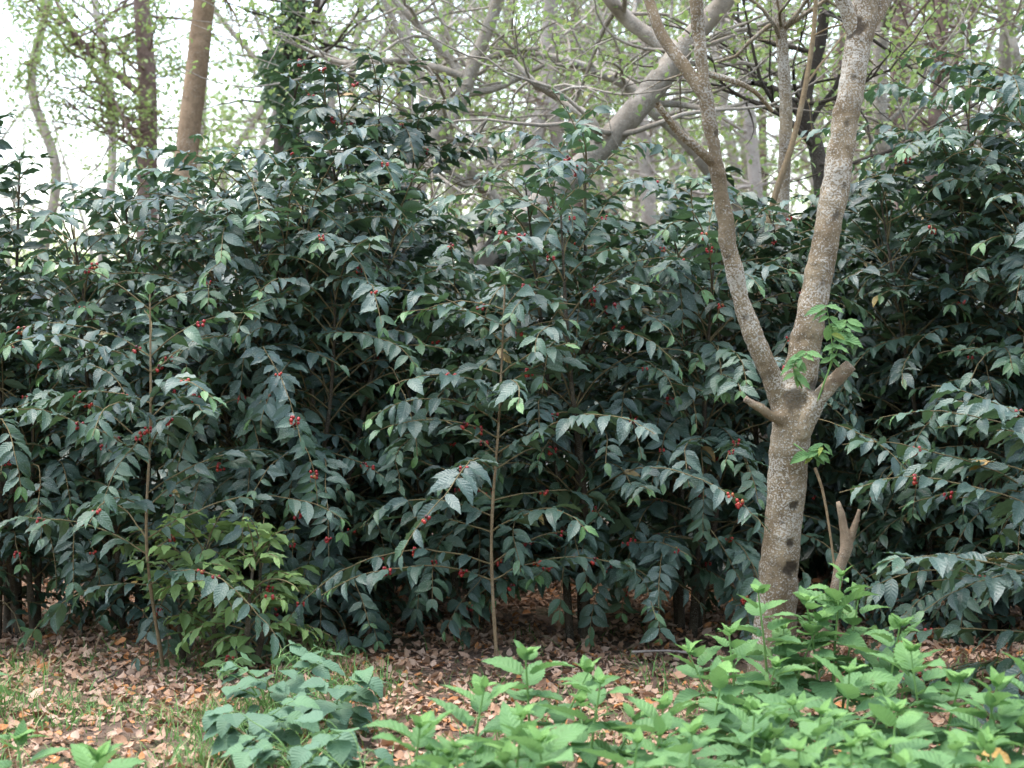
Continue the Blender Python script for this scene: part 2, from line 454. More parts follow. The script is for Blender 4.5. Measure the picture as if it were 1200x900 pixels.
CHERRY_MESH = []
for q in range(9):
    a = Acc()
    for j in range(5 + q % 6):
        th = rng.uniform(0, 6.283)
        d = np.array([math.cos(th) * .016, math.sin(th) * .016, rng.uniform(-.022, .012)])
        sphere(a, d, rng.uniform(.0065, .0085), [min(1, abs(rng.normal(.45, .22))), 0, 0, 1])
    CHERRY_MESH.append(a.mesh('cherry_cluster', M['cherry']))


def cherry(parent, pos, sub=None):
    o = bpy.data.objects.new('cherry_cluster', CHERRY_MESH[rng.integers(0, 9)]); COL.objects.link(o)
    o.parent = sub or parent
    o.location = Vector(pos) - Vector(parent.location) - (Vector(sub.location) if sub else Vector((0, 0, 0)))
    s = rng.uniform(0.7, 1.05); o.scale = (s, s, s)
    return o


GREEN = 0.30


def leafy_twig(twacc, lv, path, r0, r1, bare, spacing, leafL, spread=60, youth=1.0, cher=None, cherp=0.0, tintb=0.0, sides=5, hang=0.24, skip=0.19):
    """a twig with opposite pairs of leaves in one plane, as on a coffee branch"""
    n = len(path)
    tube(twacc, path, np.linspace(r0, r1, n), sides)
    seg = np.linalg.norm(np.diff(path, axis=0), axis=1); cum = np.concatenate([[0], np.cumsum(seg)]); L = cum[-1]
    d = bare * L; gr = GREEN * rng.random() ** 2; tintb = tintb + rng.normal(0, .12)
    while d < L * 0.999:
        tip = (L - d) < spacing * 1.3
        i = min(int(np.searchsorted(cum, d)), n - 1); i = max(i, 1)
        u = (d - cum[i - 1]) / (seg[i - 1] + 1e-9)
        p = path[i - 1] * (1 - u) + path[i] * u
        T = unit(path[i] - path[i - 1])
        Nb = UP - T * np.dot(UP, T)
        if np.linalg.norm(Nb) < 0.25: Nb = Nb + np.array([0, -0.4, 0.0])
        Nb = unit(Nb); S = np.cross(T, Nb)
        frac = d / L
        size = leafL * (rng.uniform(0.55, 0.8) if rng.random() < .18 else rng.uniform(0.8, 1.25)) * (0.72 if tip else 1) * (0.88 + 0.24 * math.sin(math.pi * frac))
        yv = youth * (0.9 * rng.random() if tip else (0.3 * rng.random() if (L - d) < spacing * 2.6 else 0.0))
        for sg in (-1, 1):
            if rng.random() < skip: continue
            ang = R(rng.normal(28 if tip else spread, 13))
            A = T * math.cos(ang) + sg * S * math.sin(ang)
            A = A + np.array([0, 0, -rng.uniform(-.3 * hang, 2.3 * hang)]) + rng.normal(0, .07, 3)
            N = Nb + S * rng.normal(0, .38) + T * rng.normal(.05, .30)
            age = rng.uniform(.3, .8) if rng.random() < 0.0022 else 0.0
            lv.put(p + sg * S * r0 * 0.5, A, N, size, (min(1, max(0, rng.normal(.5 + tintb, .26))), max(yv, gr * rng.uniform(.5, 1.2)), age))
        if cher is not None and not tip and rng.random() < cherp:
            cher.append(p)
        d += spacing * rng.uniform(0.7, 1.4)


def branch_path(p0, az, elev, L, droop, step=0.05, wob=0.34):
    n = max(4, int(L / step)); p = np.array(p0, float); out = [p.copy()]
    for i in range(n):
        t = i / n; e = elev - droop * t ** 1.25 + rng.normal(0, .07); az = az + rng.normal(0, wob * 0.25); e = max(e, -1.45)
        p = p + (L / n) * np.array([math.cos(e) * math.cos(az), math.cos(e) * math.sin(az), math.sin(e)])
        out.append(p.copy())
    out = np.array(out)
    out[:, 2] = np.maximum(out[:, 2], 0.05)
    return out


def coffee(px, D, top, radius, label, stems=3, mat='coffee', leafL=0.102, z0=0.35, cherries=8, lod=T_HI, lean=0.12, node=0.085, split=False,
           bare=0.30, group='coffee trees in the row', tintb=0.0, droop=1.5, topr=0.35, flat=0.0, elev=0.65, basespread=0.10, name='coffee_tree', drop=0.06, youth=1.0, spacing=0.049, minleaf=0.0, bulge=0.5):
    """one coffee tree: upright stems carrying opposite, drooping, leafy side branches"""
    bx = GX(px, D); bz = float(terrain(bx, D)); H = P(px, top, D)[2] - bz
    root = thing(name, (bx, D, bz), label, 'coffee tree', group)
    lv = Leaves(lod); tw = Acc(); cl = []
    for s in range(stems):
        a0 = rng.uniform(0, 6.283); ro = basespread * (s > 0)
        ln = lean * (0.35 if s == 0 else rng.uniform(.7, 1.3)) * H; hh = H * (1 if s == 0 else rng.uniform(.84, 1.0))
        ctrl = [(bx + ro * math.cos(a0), D + ro * math.sin(a0), bz - 0.03)]
        for t in (0.33, 0.66, 1.0):
            ctrl.append((bx + (ro + ln * t ** 1.3) * math.cos(a0) + rng.normal(0, .035 if split else .025), D + (ro + ln * t ** 1.3) * math.sin(a0) + rng.normal(0, .02), bz + hh * t))
        path = spline(ctrl, 26)
        sm = Acc(); r0 = (0.0052 if split else 0.0165) + 0.003 * H * rng.uniform(.6, 1.0)
        tube(sm, path, np.linspace(r0, 0.004, 26) * (1 + .08 * rng.normal(size=26)), 9)
        stem_ob = sm.build('stem', M['coffee_stem' if split else 'coffee_trunk'], root)
        h = z0 * rng.uniform(.8, 1.2); par = rng.uniform(0, 3.14)
        while h < hh:
            t = h / hh; i = min(25, int(t * 25)); p = path[i]
            prof = (topr + (1 - topr) * min(1, (1 - t) * 2.0)) * (1 - bulge * max(0, 0.35 - t) / 0.35 * 0.6)
            prof = prof if t < 0.95 else prof * 0.75
            for sg in (0, math.pi):
                if rng.random() < drop: continue
                az = par + sg + rng.normal(0, .3)
                if flat and abs(math.sin(az)) > 0.6 and rng.random() < flat: az = (0 if math.cos(az) > 0 else math.pi) + rng.normal(0, .5)
                L = max(0.16, radius * prof * rng.uniform(.6, 1.15) * (1.4 if rng.random() < .10 else 1))
                e0 = elev + 0.35 * t + rng.normal(0, .15) - (0.45 * max(0, .35 - t) / .35)
                pth = branch_path(p, az, e0, L, droop * rng.uniform(.6, 1.2) * min(1.25, 0.5 + L * 0.75))
                if split:
                    ba = Acc(); bl = Leaves(lod); bc = []
                    leafy_twig(ba, bl, pth, .0042, .0018, bare, spacing, leafL, cher=bc, cherp=.10, tintb=tintb, youth=youth)
                    bo = ba.build('branch', M['twig'], root)
                    fo = bl.into(Acc()).build('foliage', M[mat]); fo.parent = bo
                    for c in bc[:2]:
                        q = bpy.data.objects.new('cherry_cluster', CHERRY_MESH[rng.integers(0, 9)]); COL.objects.link(q); q.parent = bo; q.location = Vector(c) + Vector((0, 0, -.008))
                else:
                    leafy_twig(tw, lv, pth, .0044, .0017, (rng.uniform(.6, .9) if rng.random() < .12 else bare * rng.uniform(.6, 1.3)), spacing, leafL, cher=cl, cherp=.12, tintb=tintb, youth=youth)
            par += math.pi / 2 + rng.normal(0, .2); h += node * rng.uniform(.8, 1.25)
        # leader tip
        for q in range(2):
            az = rng.uniform(0, 6.28); A = np.array([math.cos(az) * .5, math.sin(az) * .5, .8])
            for sg in (-1, 1):
                lv.put(path[-1] - UP * q * .04, A * [sg, sg, 1], np.array([-A[0] * sg, -A[1] * sg, .8]), leafL * .7, (.5, .6 * youth, 0))
    if tw.n: tw.build('branch', M['twig'], root)
    lv.into(Acc()).build('foliage', M[mat], root)
    if cl and cherries:
        front = sorted(cl, key=lambda c: c[1] + rng.normal(0, .2))[:int(cherries * 1.7)]
        for ii in rng.permutation(len(front))[:cherries]: cherry(root, front[ii] + np.array([0, -.02, -.004]))
    return root


G1 = 'coffee trees in the row'
ROW = dict(z0=.22, bulge=0, topr=.78, tintb=.08)
HOL = dict(ROW, z0=.36, droop=1.6, drop=.12)
coffee(6, 8.6, 140, 0.40, 'dark coffee tree at the left edge, its thin top against white sky', stems=3, mat='coffee_dark', cherries=6, lean=.05, **dict(ROW, topr=.6))
coffee(40, 8.6, 390, 1.0, 'low coffee tree below the open sky, left of the taller leafy mass', stems=5, cherries=26, **HOL)
coffee(158, 8.7, 225, 0.6, 'blue-green coffee tree below the reddish brown trunk', stems=4, cherries=8, **ROW)
coffee(265, 8.65, 200, 1.05, 'broad blue-green coffee tree directly below the straight tan trunk', stems=5, cherries=14, **ROW)
coffee(362, 8.5, 235, 1.0, 'coffee tree with long hanging twigs between the broad one and the tall dark one', stems=4, cherries=16, **dict(ROW, droop=2.1))
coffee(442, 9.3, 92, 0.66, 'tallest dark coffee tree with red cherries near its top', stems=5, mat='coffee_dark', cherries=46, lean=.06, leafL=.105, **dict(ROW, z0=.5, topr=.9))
coffee(692, 8.4, 166, 0.88, 'coffee tree with a bunch of red cherries hanging high at centre', stems=5, cherries=46, **dict(HOL, topr=.62))
coffee(800, 8.6, 275, 1.05, 'coffee tree immediately left of the forked lichened trunk', stems=5, cherries=38, **HOL)
coffee(535, 8.75, 350, 0.95, 'shaded coffee tree in the gap below the leaning grey trunk', stems=4, cherries=14, **HOL)
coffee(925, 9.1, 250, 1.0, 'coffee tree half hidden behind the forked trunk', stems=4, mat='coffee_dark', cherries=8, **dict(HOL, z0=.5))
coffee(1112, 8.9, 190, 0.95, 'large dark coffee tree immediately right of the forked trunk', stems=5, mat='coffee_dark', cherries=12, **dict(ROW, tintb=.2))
coffee(1205, 8.7, 98, 1.05, 'tallest coffee tree on the right side with long arching twigs', stems=6, cherries=14, **dict(ROW, topr=1.0))
# young trees in front, their branches separate
coffee(190, 7.6, 345, 0.95, 'slender young coffee tree with a bare pole-like stem among brown leaf litter', stems=1, z0=.48, node=.10, split=True, lean=.07, topr=.45, flat=.5, drop=.07, bare=.10, droop=1.1, elev=.35, bulge=.1, leafL=.118, spacing=.058)
coffee(583, 7.7, 325, 0.98, 'slender young coffee tree with a brown stem rising behind the central weeds', stems=1, z0=.46, node=.09, split=True, lean=.02, topr=.4, flat=.5, drop=.07, bare=.10, droop=1.15, elev=.35, bulge=.1, leafL=.122, spacing=.058)
coffee(1250, 6.9, 450, 1.1, 'low coffee tree reaching in from the right edge above the bright weeds', stems=3, z0=.2, node=.11, split=True, lean=.1, topr=.6, flat=.5, bare=.2, droop=.9, elev=.3, bulge=.1, leafL=.13, spacing=.058)
coffee(245, 7.6, 625, 0.40, 'low pale green coffee bush at the foot of the slender young tree', stems=4, mat='coffee_pale', drop=.2, z0=.08, cherries=3, leafL=.095, name='coffee_bush', bulge=0, droop=2.0, node=.055, tintb=.1, topr=.8, spacing=.045, basespread=.2)
# second row, in shade behind
for i, (px, D, top, lab) in enumerate([(-60, 10.9, 340, 'shaded coffee tree far behind the left edge of the row'), (140, 11.1, 370, 'shaded coffee tree behind the low left gap'), (330, 10.9, 300, 'shaded coffee tree behind the hanging twigs'),
                                  (540, 10.9, 330, 'shaded coffee tree behind the central young stem'), (740, 11.0, 300, 'shaded coffee tree behind the central cherries'), (930, 11.4, 300, 'shaded coffee tree far behind the fork'),
                                  (1110, 11.0, 290, 'shaded coffee tree behind the large right one'), (1290, 10.9, 260, 'shaded coffee tree past the right edge of the row')]):
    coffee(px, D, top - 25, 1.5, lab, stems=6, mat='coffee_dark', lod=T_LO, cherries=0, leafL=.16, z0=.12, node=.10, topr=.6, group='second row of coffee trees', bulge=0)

# ---------------------------------------------------------------- main forked shade tree
def forked_tree():
    D = 7.4
    root = thing('shade_tree', (GX(908, D), D, 0), 'lichen-speckled forked tree trunk standing among the bright weeds', 'tree')
    s = D / F
    def pp(pts, dd=0.0): return [P(x, y, D + d) for x, y, d in pts]
    limbs = [([(902, 830, 0), (908, 740, 0), (914, 660, 0), (921, 580, 0), (927, 505, 0), (934, 455, 0)], [44, 31, 29, 28.5, 30, 31]),
             ([(928, 520, 0), (938, 440, 0), (950, 370, .03), (966, 290, .06), (983, 190, .1), (1000, 90, .14), (1013, 10, .18), (1022, -70, .2)], [27, 25, 22, 21, 20.5, 20, 20, 17]),
             ([(926, 515, 0), (909, 452, -.02), (884, 395, -.05), (866, 340, -.06), (850, 265, -.08), (839, 190, -.1), (826, 110, -.12), (818, 30, -.14), (812, -60, -.16)], [20, 15.5, 14, 13.2, 12.2, 11.2, 10.8, 10.4, 9.5])]
    stubs = [([(935, 510, -.05), (957, 472, -.09), (976, 448, -.12), (994, 430, -.14)], [17, 13, 11.5, 10.5]),
             ([(918, 490, -.06), (905, 488, -.08), (890, 478, -.1), (876, 470, -.11)], [11, 8, 7, 5.5])]
    V, Fs = [], []
    def solid(path, rad, sides=16):
        b = len(V); a = Acc(); tube(a, path, rad, sides)
        v = a.v[0]; V.extend(v.tolist()); Fs.extend((a.f[0] + b).tolist()); m = len(v)
        Fs.append(list(range(b, b + sides))[::-1]); Fs.append(list(range(b + m - sides, b + m)))
    for pts, rad in limbs + stubs:
        c = spline(pp(pts), 60); r = np.interp(np.linspace(0, 1, 60), np.linspace(0, 1, len(rad)), rad) * s * .80
        solid(c, r)
    me = bpy.data.meshes.new('trunk_source'); me.from_pydata(V, [], Fs); me.update()
    tmp = bpy.data.objects.new('trunk_source', me); COL.objects.link(tmp)
    md = tmp.modifiers.new('r', 'REMESH'); md.mode = 'VOXEL'; md.voxel_size = 0.011
    ms = tmp.modifiers.new('s', 'SMOOTH'); ms.iterations = 6; ms.factor = 0.5
    bpy.context.view_layer.update()
    dg = bpy.context.evaluated_depsgraph_get()
    m2 = bpy.data.meshes.new_from_object(tmp.evaluated_get(dg)); bpy.data.objects.remove(tmp)
    m2.name = 'trunk'
    n = len(m2.vertices); co = np.zeros(n * 3, np.float32); no = np.zeros(n * 3, np.float32)
    m2.vertices.foreach_get('co', co); m2.vertices.foreach_get('normal', no); co = co.reshape(-1, 3); no = no.reshape(-1, 3)
    knots = [(926, 667, 10, .9), (927, 637, 7, .8), (931, 592, 6, .7), (924, 566, 4, .5), (939, 537, 4, .5), (916, 612, 3, .5), (985, 252, 6, .55), (967, 331, 4, .4), (995, 214, 3.5, .5), (1001, 140, 4, .5), (1012, 22, 15, .7), (1009, 84, 4, .5), (949, 694, 7, .6), (930, 468, 15, .55), (955, 455, 10, .6), (873, 372, 4, .5), (853, 302, 3, .5), (839, 158, 4, .6), (900, 440, 8, .35)]
    kn = np.zeros(n, np.float32)
    for x, y, r, w_ in knots:
        q = P(x, y, D - 0.08); d = np.hypot(co[:, 0] - q[0], (co[:, 2] - q[2]) * 0.9); ok = no[:, 1] < 0.1
        jag = np.array([noise.noise(Vector(c_) * 38) * .45 + noise.noise(Vector(c_) * 90) * .25 if d_ < 2.5 * r * s else 0 for c_, d_ in zip(co, d)])
        kn = np.maximum(kn, np.where(ok, np.clip((1.0 - d / (r * s) + jag) * 3.5, 0, 1) * min(1, w_ * 1.35), 0))
    for i in range(n):
        v = Vector(co[i]); h = noise.noise(v * 9) * .009 + noise.noise(v * 22) * .005 + noise.noise(Vector((v.x * 12, v.y * 12, v.z * 45))) * .0022 + noise.noise(v * 70) * .0012
        co[i] += no[i] * (h - 0.004 * kn[i])
    m2.vertices.foreach_set('co', co.ravel())
    a = m2.attributes.new('knot', 'FLOAT', 'POINT'); a.data.foreach_set('value', kn)
    for p in m2.polygons: p.use_smooth = True
    m2.materials.clear(); m2.materials.append(M['bark_main'])
    tr = bpy.data.objects.new('trunk', m2); COL.objects.link(tr); tr.parent = root; tr.location = -Vector(root.location)
    # upper limbs leaving the two stems
    for pts, r0, r1 in [([(1017, -30, .19), (1025, -130, .22), (1048, -270, .3), (1085, -420, .4)], 15.5, 4), ([(814, -25, -.15), (806, -120, -.2), (790, -260, -.3), (800, -400, -.4)], 8.2, 2.5), ([(1023, -110, .2), (985, -190, .1), (950, -300, 0), (930, -380, 0)], 8, 2.5), ([(1010, 60, .16), (994, 16, .15), (975, -30, .1)], 11, 8), ([(1012, 40, .19), (1038, -2, .25), (1060, -60, .3)], 10, 7), ([(840, 195, -.1), (815, 172, -.15), (795, 155, -.2), (770, 122, -.3)], 6, 3.5),
                        ([(826, 112, -.12), (800, 75, -.1), (775, 40, -.05), (757, -10, 0)], 8, 6), ([(823, 85, -.12), (860, 95, -.1), (885, 108, 0), (905, 130, .1)], 4, 2.2)]:
        ac = Acc(); tube(ac, spline(pp(pts), 24), np.linspace(r0, r1, 24) * s, 10, rough=.04); ac.build('limb', M['bark_main'], root)
    for pts, r0, r1 in [([(968, 457, -.105), (980, 444, -.125), (997, 427, -.142)], 9.4, 7.5), ([(893, 479, -.095), (884, 474, -.103), (873, 467, -.112)], 5.4, 3.6)]:
        ac = Acc(); tube(ac, spline(pp(pts), 9), np.linspace(r0, r1, 9) * s, 11, cap=True, rough=.16); ac.build('broken_end', M['deadwood'], root)
    # shoots of fresh leaves at the fork
    lv = Leaves(T_HI); st = Acc()
    for pts in ([(958, 470, -.12), (975, 420, -.16), (972, 380, -.18), (968, 358, -.18)], [(940, 455, -.14), (930, 430, -.2), (945, 412, -.22)], [(965, 450, -.15), (985, 400, -.15), (992, 375, -.12)], [(930, 520, -.1), (955, 535, -.14), (965, 520, -.12)]):
        c = spline(pp(pts), 10); tube(st, c, np.linspace(.004, .0015, 10), 5)
        for q in c[3:]:
            for _ in range(2):
                az = rng.uniform(0, 6.28)
                lv.put(q, (math.cos(az), -.4 + math.sin(az) * .5, -.25), (0, -.7, .7), rng.uniform(.05, .11), (rng.random(), rng.uniform(0, .45), .4 * (rng.random() < .08)))
    so = st.build('shoot', M['weed_stem'], root)
    fo = lv.into(Acc()).build('foliage', M['weed']); fo.parent = so
forked_tree()

# ---------------------------------------------------------------- trees behind the row
def extend_to_ground(pts3, foot_px=None):
    p = np.array(pts3)
    a = p[0]; d = unit(p[0] - p[1]); d[2] = min(d[2], -0.6); d = unit(d)
    g = float(terrain(a[0], a[1])); t = (a[2] - g + .1) / -d[2]
    if t < 0.2: return p
    foot = a + d * t * np.array([.6, .6, 1]); foot[2] = g - .1
    mid = (a + foot) / 2 + np.array([d[0] * .15, d[1] * .15, 0])
    return np.vstack([foot, mid, p])


def grow(start, dirv, L, up=0.15, wob=0.35, n=9):
    p = np.array(start, float); d = unit(dirv); out = [p.copy()]
    for i in range(n):
        d = unit(d + rng.normal(0, wob / n ** .5, 3) + np.array([0, 0, up / n]))
        p = p + d * L / n; out.append(p.copy())
    return np.array(out)


def tree(D, trunk, label, bark='bark_pale', limbs=(), twigs=30, leaves=40, leafL=.05, twigL=(.6, 1.6), group='trees behind the coffee row', name='tree', tint=0.5, youth=.3, mat='canopy', tfrom=.35, foot=True, side=1.0, updir=.25, slope=0.0, cloud=0, cloud_box=None):
    """trunk: [(px, py, radius px), ...] from below upwards; limbs the same"""
    s = D / F
    (xa, ya, ra), (xb, yb, rb) = trunk[-2], trunk[-1]; kx = max(-.5, min(.5, (xb - xa) / max(20, ya - yb)))
    trunk = list(trunk) + [(xb + kx * 150, yb - 150, rb * .75), (xb + kx * 330, yb - 330, rb * .3)]
    pts = [P(x, y, D + slope * i) for i, (x, y, r) in enumerate(trunk)]; rad = [r * s for *_, r in trunk]
    if foot:
        q = extend_to_ground(pts); extra = len(q) - len(pts); rad = [rad[0] * 1.35, rad[0] * 1.1][:extra] + rad; pts = q
    root = thing(name, (pts[0][0], pts[0][1], float(terrain(pts[0][0], pts[0][1]))), label, 'tree', group)
    n = 10 * len(pts); c = spline(pts, n); r = np.interp(np.linspace(0, 1, n), np.linspace(0, 1, len(rad)), rad)
    ac = Acc(); tube(ac, c, r, 12, rough=.035, cap=True); ac.build('trunk', M[bark], root)
    nn = n - 20; hosts = [(c[:nn], r[:nn], tfrom)]
    for lm in limbs:
        lp = [P(x, y, D + rng.normal(0, .12) * (i > 0)) for i, (x, y, rr) in enumerate(lm)]; lr = [rr * s for *_, rr in lm]
        n = 8 * len(lp); cc = spline(lp, n); rr = np.interp(np.linspace(0, 1, n), np.linspace(0, 1, len(lr)), lr)
        ac = Acc(); tube(ac, cc, rr, 9, rough=.04); ac.build('limb', M[bark], root); hosts.append((cc, rr, .15))
    tw = Acc(); lv = Leaves(T_SML)
    w = np.array([len(h[0]) * (1.0 if i == 0 else 1.4) for i, h in enumerate(hosts)], float); w /= w.sum()
    for _ in range(twigs):
        h = hosts[rng.choice(len(hosts), p=w)]
        i = int(rng.uniform(h[2], 1) * (len(h[0]) - 1)); az = rng.uniform(0, 6.283)
        d = np.array([math.cos(az) * side, math.sin(az) * side, rng.normal(updir, .45)])
        L = rng.uniform(*twigL); p = grow(h[0][i], d, L, .1, .5)
        r0 = min(h[1][i] * .5, .004 + .011 * L); tube(tw, p, np.linspace(r0, .002, len(p)), 5)
        subs = [p]
        for k_ in range(rng.integers(1, 4)):
            j = rng.integers(2, len(p) - 1); q = grow(p[j], unit(p[j] - p[j - 1]) + rng.normal(0, .7, 3), L * rng.uniform(.3, .6), .05, .5, 6)
            tube(tw, q, np.linspace(r0 * .45, .0015, len(q)), 4); subs.append(q)
        for _ in range(int(leaves * .8)):
            q = subs[rng.integers(0, len(subs))]; o = q[rng.integers(len(q) // 3, len(q))] + rng.normal(0, .05 + .03 * L, 3)
            az = rng.uniform(0, 6.28)
            lv.put(o, (math.cos(az), math.sin(az), rng.uniform(-.8, .2)), (rng.normal(0, .5), rng.normal(0, .5), 1), leafL * rng.uniform(.7, 1.3), (min(1, max(0, rng.normal(tint, .25))), youth * rng.random(), .5 * (rng.random() < .08)))
    if tw.n: tw.build('branch', M[bark], root)
    if lv.o: lv.into(Acc()).build('crown', M[mat], root)
    return root


TB = 'trees behind the coffee row'
tree(13, [(212, 250, 14), (222, 150, 13.5), (233, 60, 13), (241, -20, 12.5), (250, -140, 12)], 'straight smooth tan trunk leaning slightly right, second from the left', 'bark_tan', twigs=10, leaves=50, tfrom=.8)
tree(16, [(172, 230, 12), (173, 150, 11.5), (172, 90, 11), (168, 30, 10), (163, -30, 9), (160, -130, 8)], 'reddish brown trunk with rising side limbs, leftmost of the big trunks', 'bark_red',
     limbs=[[(166, 112, 5), (140, 90, 4), (115, 70, 3.5), (85, 35, 3), (60, -10, 2.5)], [(168, 172, 4.5), (145, 140, 3.5), (120, 100, 3), (95, 60, 2.5), (75, 20, 2)], [(165, 178, 3), (130, 155, 2.2), (105, 140, 1.6), (75, 115, 1)]], twigs=70, leaves=150, twigL=(.7, 2.0), updir=.1, youth=.5)
IV = tree(13.5, [(332, 240, 15), (336, 160, 15), (342, 100, 14), (345, 50, 12), (349, -10, 10), (352, -100, 9)], 'dark trunk partly covered by climbing ivy above the coffee', 'bark_dark',
     limbs=[[(345, 90, 6), (358, 50, 4.5), (370, 10, 4), (380, -50, 3.5)], [(338, 120, 8), (322, 80, 6), (310, 60, 5)]], twigs=30, leaves=60)
tree(10.8, [(500, 420, 22), (543, 345, 18), (585, 290, 16), (640, 232, 15), (690, 187, 14.5), (735, 140, 14.5), (772, 95, 14.5), (797, 62, 13.5), (825, 28, 12), (850, 0, 11), (890, -60, 9)], 'thick grey trunk leaning far to the right across the centre', 'bark_grey',
     limbs=[[(798, 60, 10.5), (770, 48, 9.5), (735, 22, 9), (708, -10, 8), (670, -60, 6)], [(703, 172, 6), (692, 140, 5.5), (655, 115, 5), (628, 98, 4), (600, 70, 3)], [(745, 122, 6), (790, 122, 4), (840, 128, 3), (880, 118, 2)]],
     twigs=30, leaves=34, tfrom=.5)
tree(12.2, [(468, 240, 9), (490, 190, 9), (512, 158, 9), (534, 132, 9), (547, 98, 8.5)], 'slender tree bending right with two long limbs reaching left overhead', 'bark_grey',
     limbs=[[(547, 98, 6.5), (528, 70, 5.5), (495, 35, 4.5), (458, -5, 3.5), (430, -40, 3)], [(540, 90, 5), (515, 80, 4.5), (480, 72, 4), (430, 72, 3.5), (395, 72, 3), (330, 45, 2)], [(545, 110, 5), (580, 104, 4), (605, 93, 3), (640, 75, 2)], [(547, 98, 5), (560, 75, 4), (590, 62, 4), (632, 57, 3)]],
     twigs=32, leaves=36, tfrom=.5)
tree(12.6, [(590, 300, 9), (580, 240, 9), (562, 215, 8.5), (545, 192, 8), (527, 170, 7), (520, 140, 5), (505, 110, 4)], 'short crooked tree bending left below the arching limbs', 'bark_grey', twigs=30, leaves=24, tfrom=.4)
tree(17, [(622, 260, 10), (624, 187, 10), (632, 140, 10), (643, 108, 10), (642, 60, 9.5), (645, 10, 9), (648, -80, 8)], 'pale forked trunk beyond the leaning grey one, left of centre gap', 'bark_pale', limbs=[[(660, 240, 9), (655, 175, 8.5), (648, 135, 8), (642, 100, 8)]], twigs=40, leaves=60)
tree(18, [(760, 250, 9), (756, 173, 9), (750, 130, 9), (754, 80, 8.5), (760, 30, 8), (765, -60, 7)], 'pale straight trunk glimpsed behind the leaning grey limb', 'bark_pale', twigs=40, leaves=60)
tree(20, [(676, 260, 5.5), (674, 150, 5.5), (673, 60, 5), (672, -60, 4.5)], 'thin reddish trunk between two pale trunks at centre', 'bark_red', twigs=34, leaves=60)
tree(10.3, [(905, 400, 8.5), (914, 297, 8), (919, 200, 7.5), (921, 130, 7.5), (917, 60, 7), (911, -10, 6.5), (908, -60, 6)], 'upright lichened pole-like tree between the two forks', 'bark_main', twigs=8, leaves=14, tfrom=.7)
tree(11, [(968, 300, 10), (964, 225, 10), (956, 172, 9.5), (944, 145, 9), (946, 100, 8), (962, 45, 7), (968, -30, 6)], 'dark curving trunk close to the left side of the thick fork', 'bark_dark', limbs=[[(944, 145, 6), (925, 118, 4.5), (900, 100, 3.5), (882, 97, 2.5)]], twigs=22, leaves=30)
tree(10.1, [(886, 390, 4.2), (891, 297, 4), (908, 230, 3.8), (927, 173, 3.6), (942, 110, 3.2), (953, 40, 2.8), (958, -40, 2.4)], 'thin light brown sapling stem leaning right inside the fork', 'coffee_stem', twigs=5, leaves=10, tfrom=.6, name='sapling')
tree(12, [(1040, 280, 9), (1037, 190, 9), (1031, 120, 9), (1032, 60, 8.5), (1038, -10, 8), (1042, -80, 7)], 'mossy trunk tight against the right side of the thick fork', 'bark_grey', twigs=24, leaves=40)
tree(17, [(1046, 260, 10), (1049, 180, 10), (1053, 60, 9), (1056, -60, 8)], 'reddish trunk just right of the mossy one', 'bark_red', twigs=40, leaves=60)
tree(13, [(1094, 200, 9.5), (1097, 130, 9), (1101, 60, 8.5), (1104, -10, 8), (1106, -90, 7)], 'purplish brown trunk above the right coffee trees', 'bark_red', limbs=[[(1100, 98, 4), (1115, 85, 3), (1130, 50, 2.6), (1145, -5, 2.2)], [(1097, 62, 3.5), (1078, 45, 3), (1056, 36, 2), (1020, 20, 1.3)]], twigs=34, leaves=50)
tree(14, [(1172, 220, 9), (1175, 140, 8.5), (1178, 60, 8), (1181, -10, 7.5), (1183, -90, 7)], 'grey trunk near the upper right corner', 'bark_grey', limbs=[[(1192, 110, 6), (1190, 60, 5), (1176, 20, 4), (1165, -20, 3)]], twigs=34, leaves=50)
tree(15, [(892, 300, 8), (887, 233, 8), (880, 160, 7.5), (874, 100, 7), (860, 62, 6.5), (848, 30, 6), (838, -40, 5)], 'pale curved trunk left of the pole-like tree', 'bark_pale', twigs=40, leaves=50)
tree(12.4, [(890, 290, 10), (873, 247, 10), (835, 203, 9), (800, 160, 8.5), (760, 124, 8), (735, 100, 7), (690, 80, 5.5), (640, 66, 4.5), (585, 64, 3.5), (548, 80, 2.2)], 'arching tree leaning left over the centre to meet the long limbs', 'bark_grey', twigs=30, leaves=36, tfrom=.4)
# slender trees deeper in the wood
far = [(395, 21), (438, 24), (487, 20), (500, 27), (560, 23), (600, 28), (700, 25), (720, 22), (790, 24), (830, 19), (850, 27), (985, 22), (1000, 26), (1075, 24), (1130, 22), (1150, 27), (300, 24), (275, 28), (1010, 30), (540, 30), (740, 30), (870, 30), (420, 29), (655, 31), (120, 27), (50, 30), (1200, 25), (465, 32), (520, 26), (580, 33), (625, 24), (690, 32), (705, 22), (775, 29), (812, 26), (895, 31), (955, 28), (1060, 31), (1115, 28)]
for i, (px, D) in enumerate(far):
    d1, d2, d3 = rng.normal(0, 8), rng.normal(0, 14), rng.normal(0, 22)
    r = rng.uniform(3.2, 7)
    tree(D, [(px, 300, r), (px + d1, 200, r * .95), (px + d2, 100, r * .85), (px + d3, 0, r * .75), (px + d3 * 1.4, -110, r * .6)], 'slender blurred tree deep in the wood behind the coffee row', ['bark_pale', 'bark_grey', 'bark_pale', 'bark_red'][i % 4],
         twigs=34 if px > 200 else 16, leaves=62, leafL=.07, twigL=(.8, 2.6), tfrom=.25, group='slender trees deep in the wood', tint=.6, youth=.4)


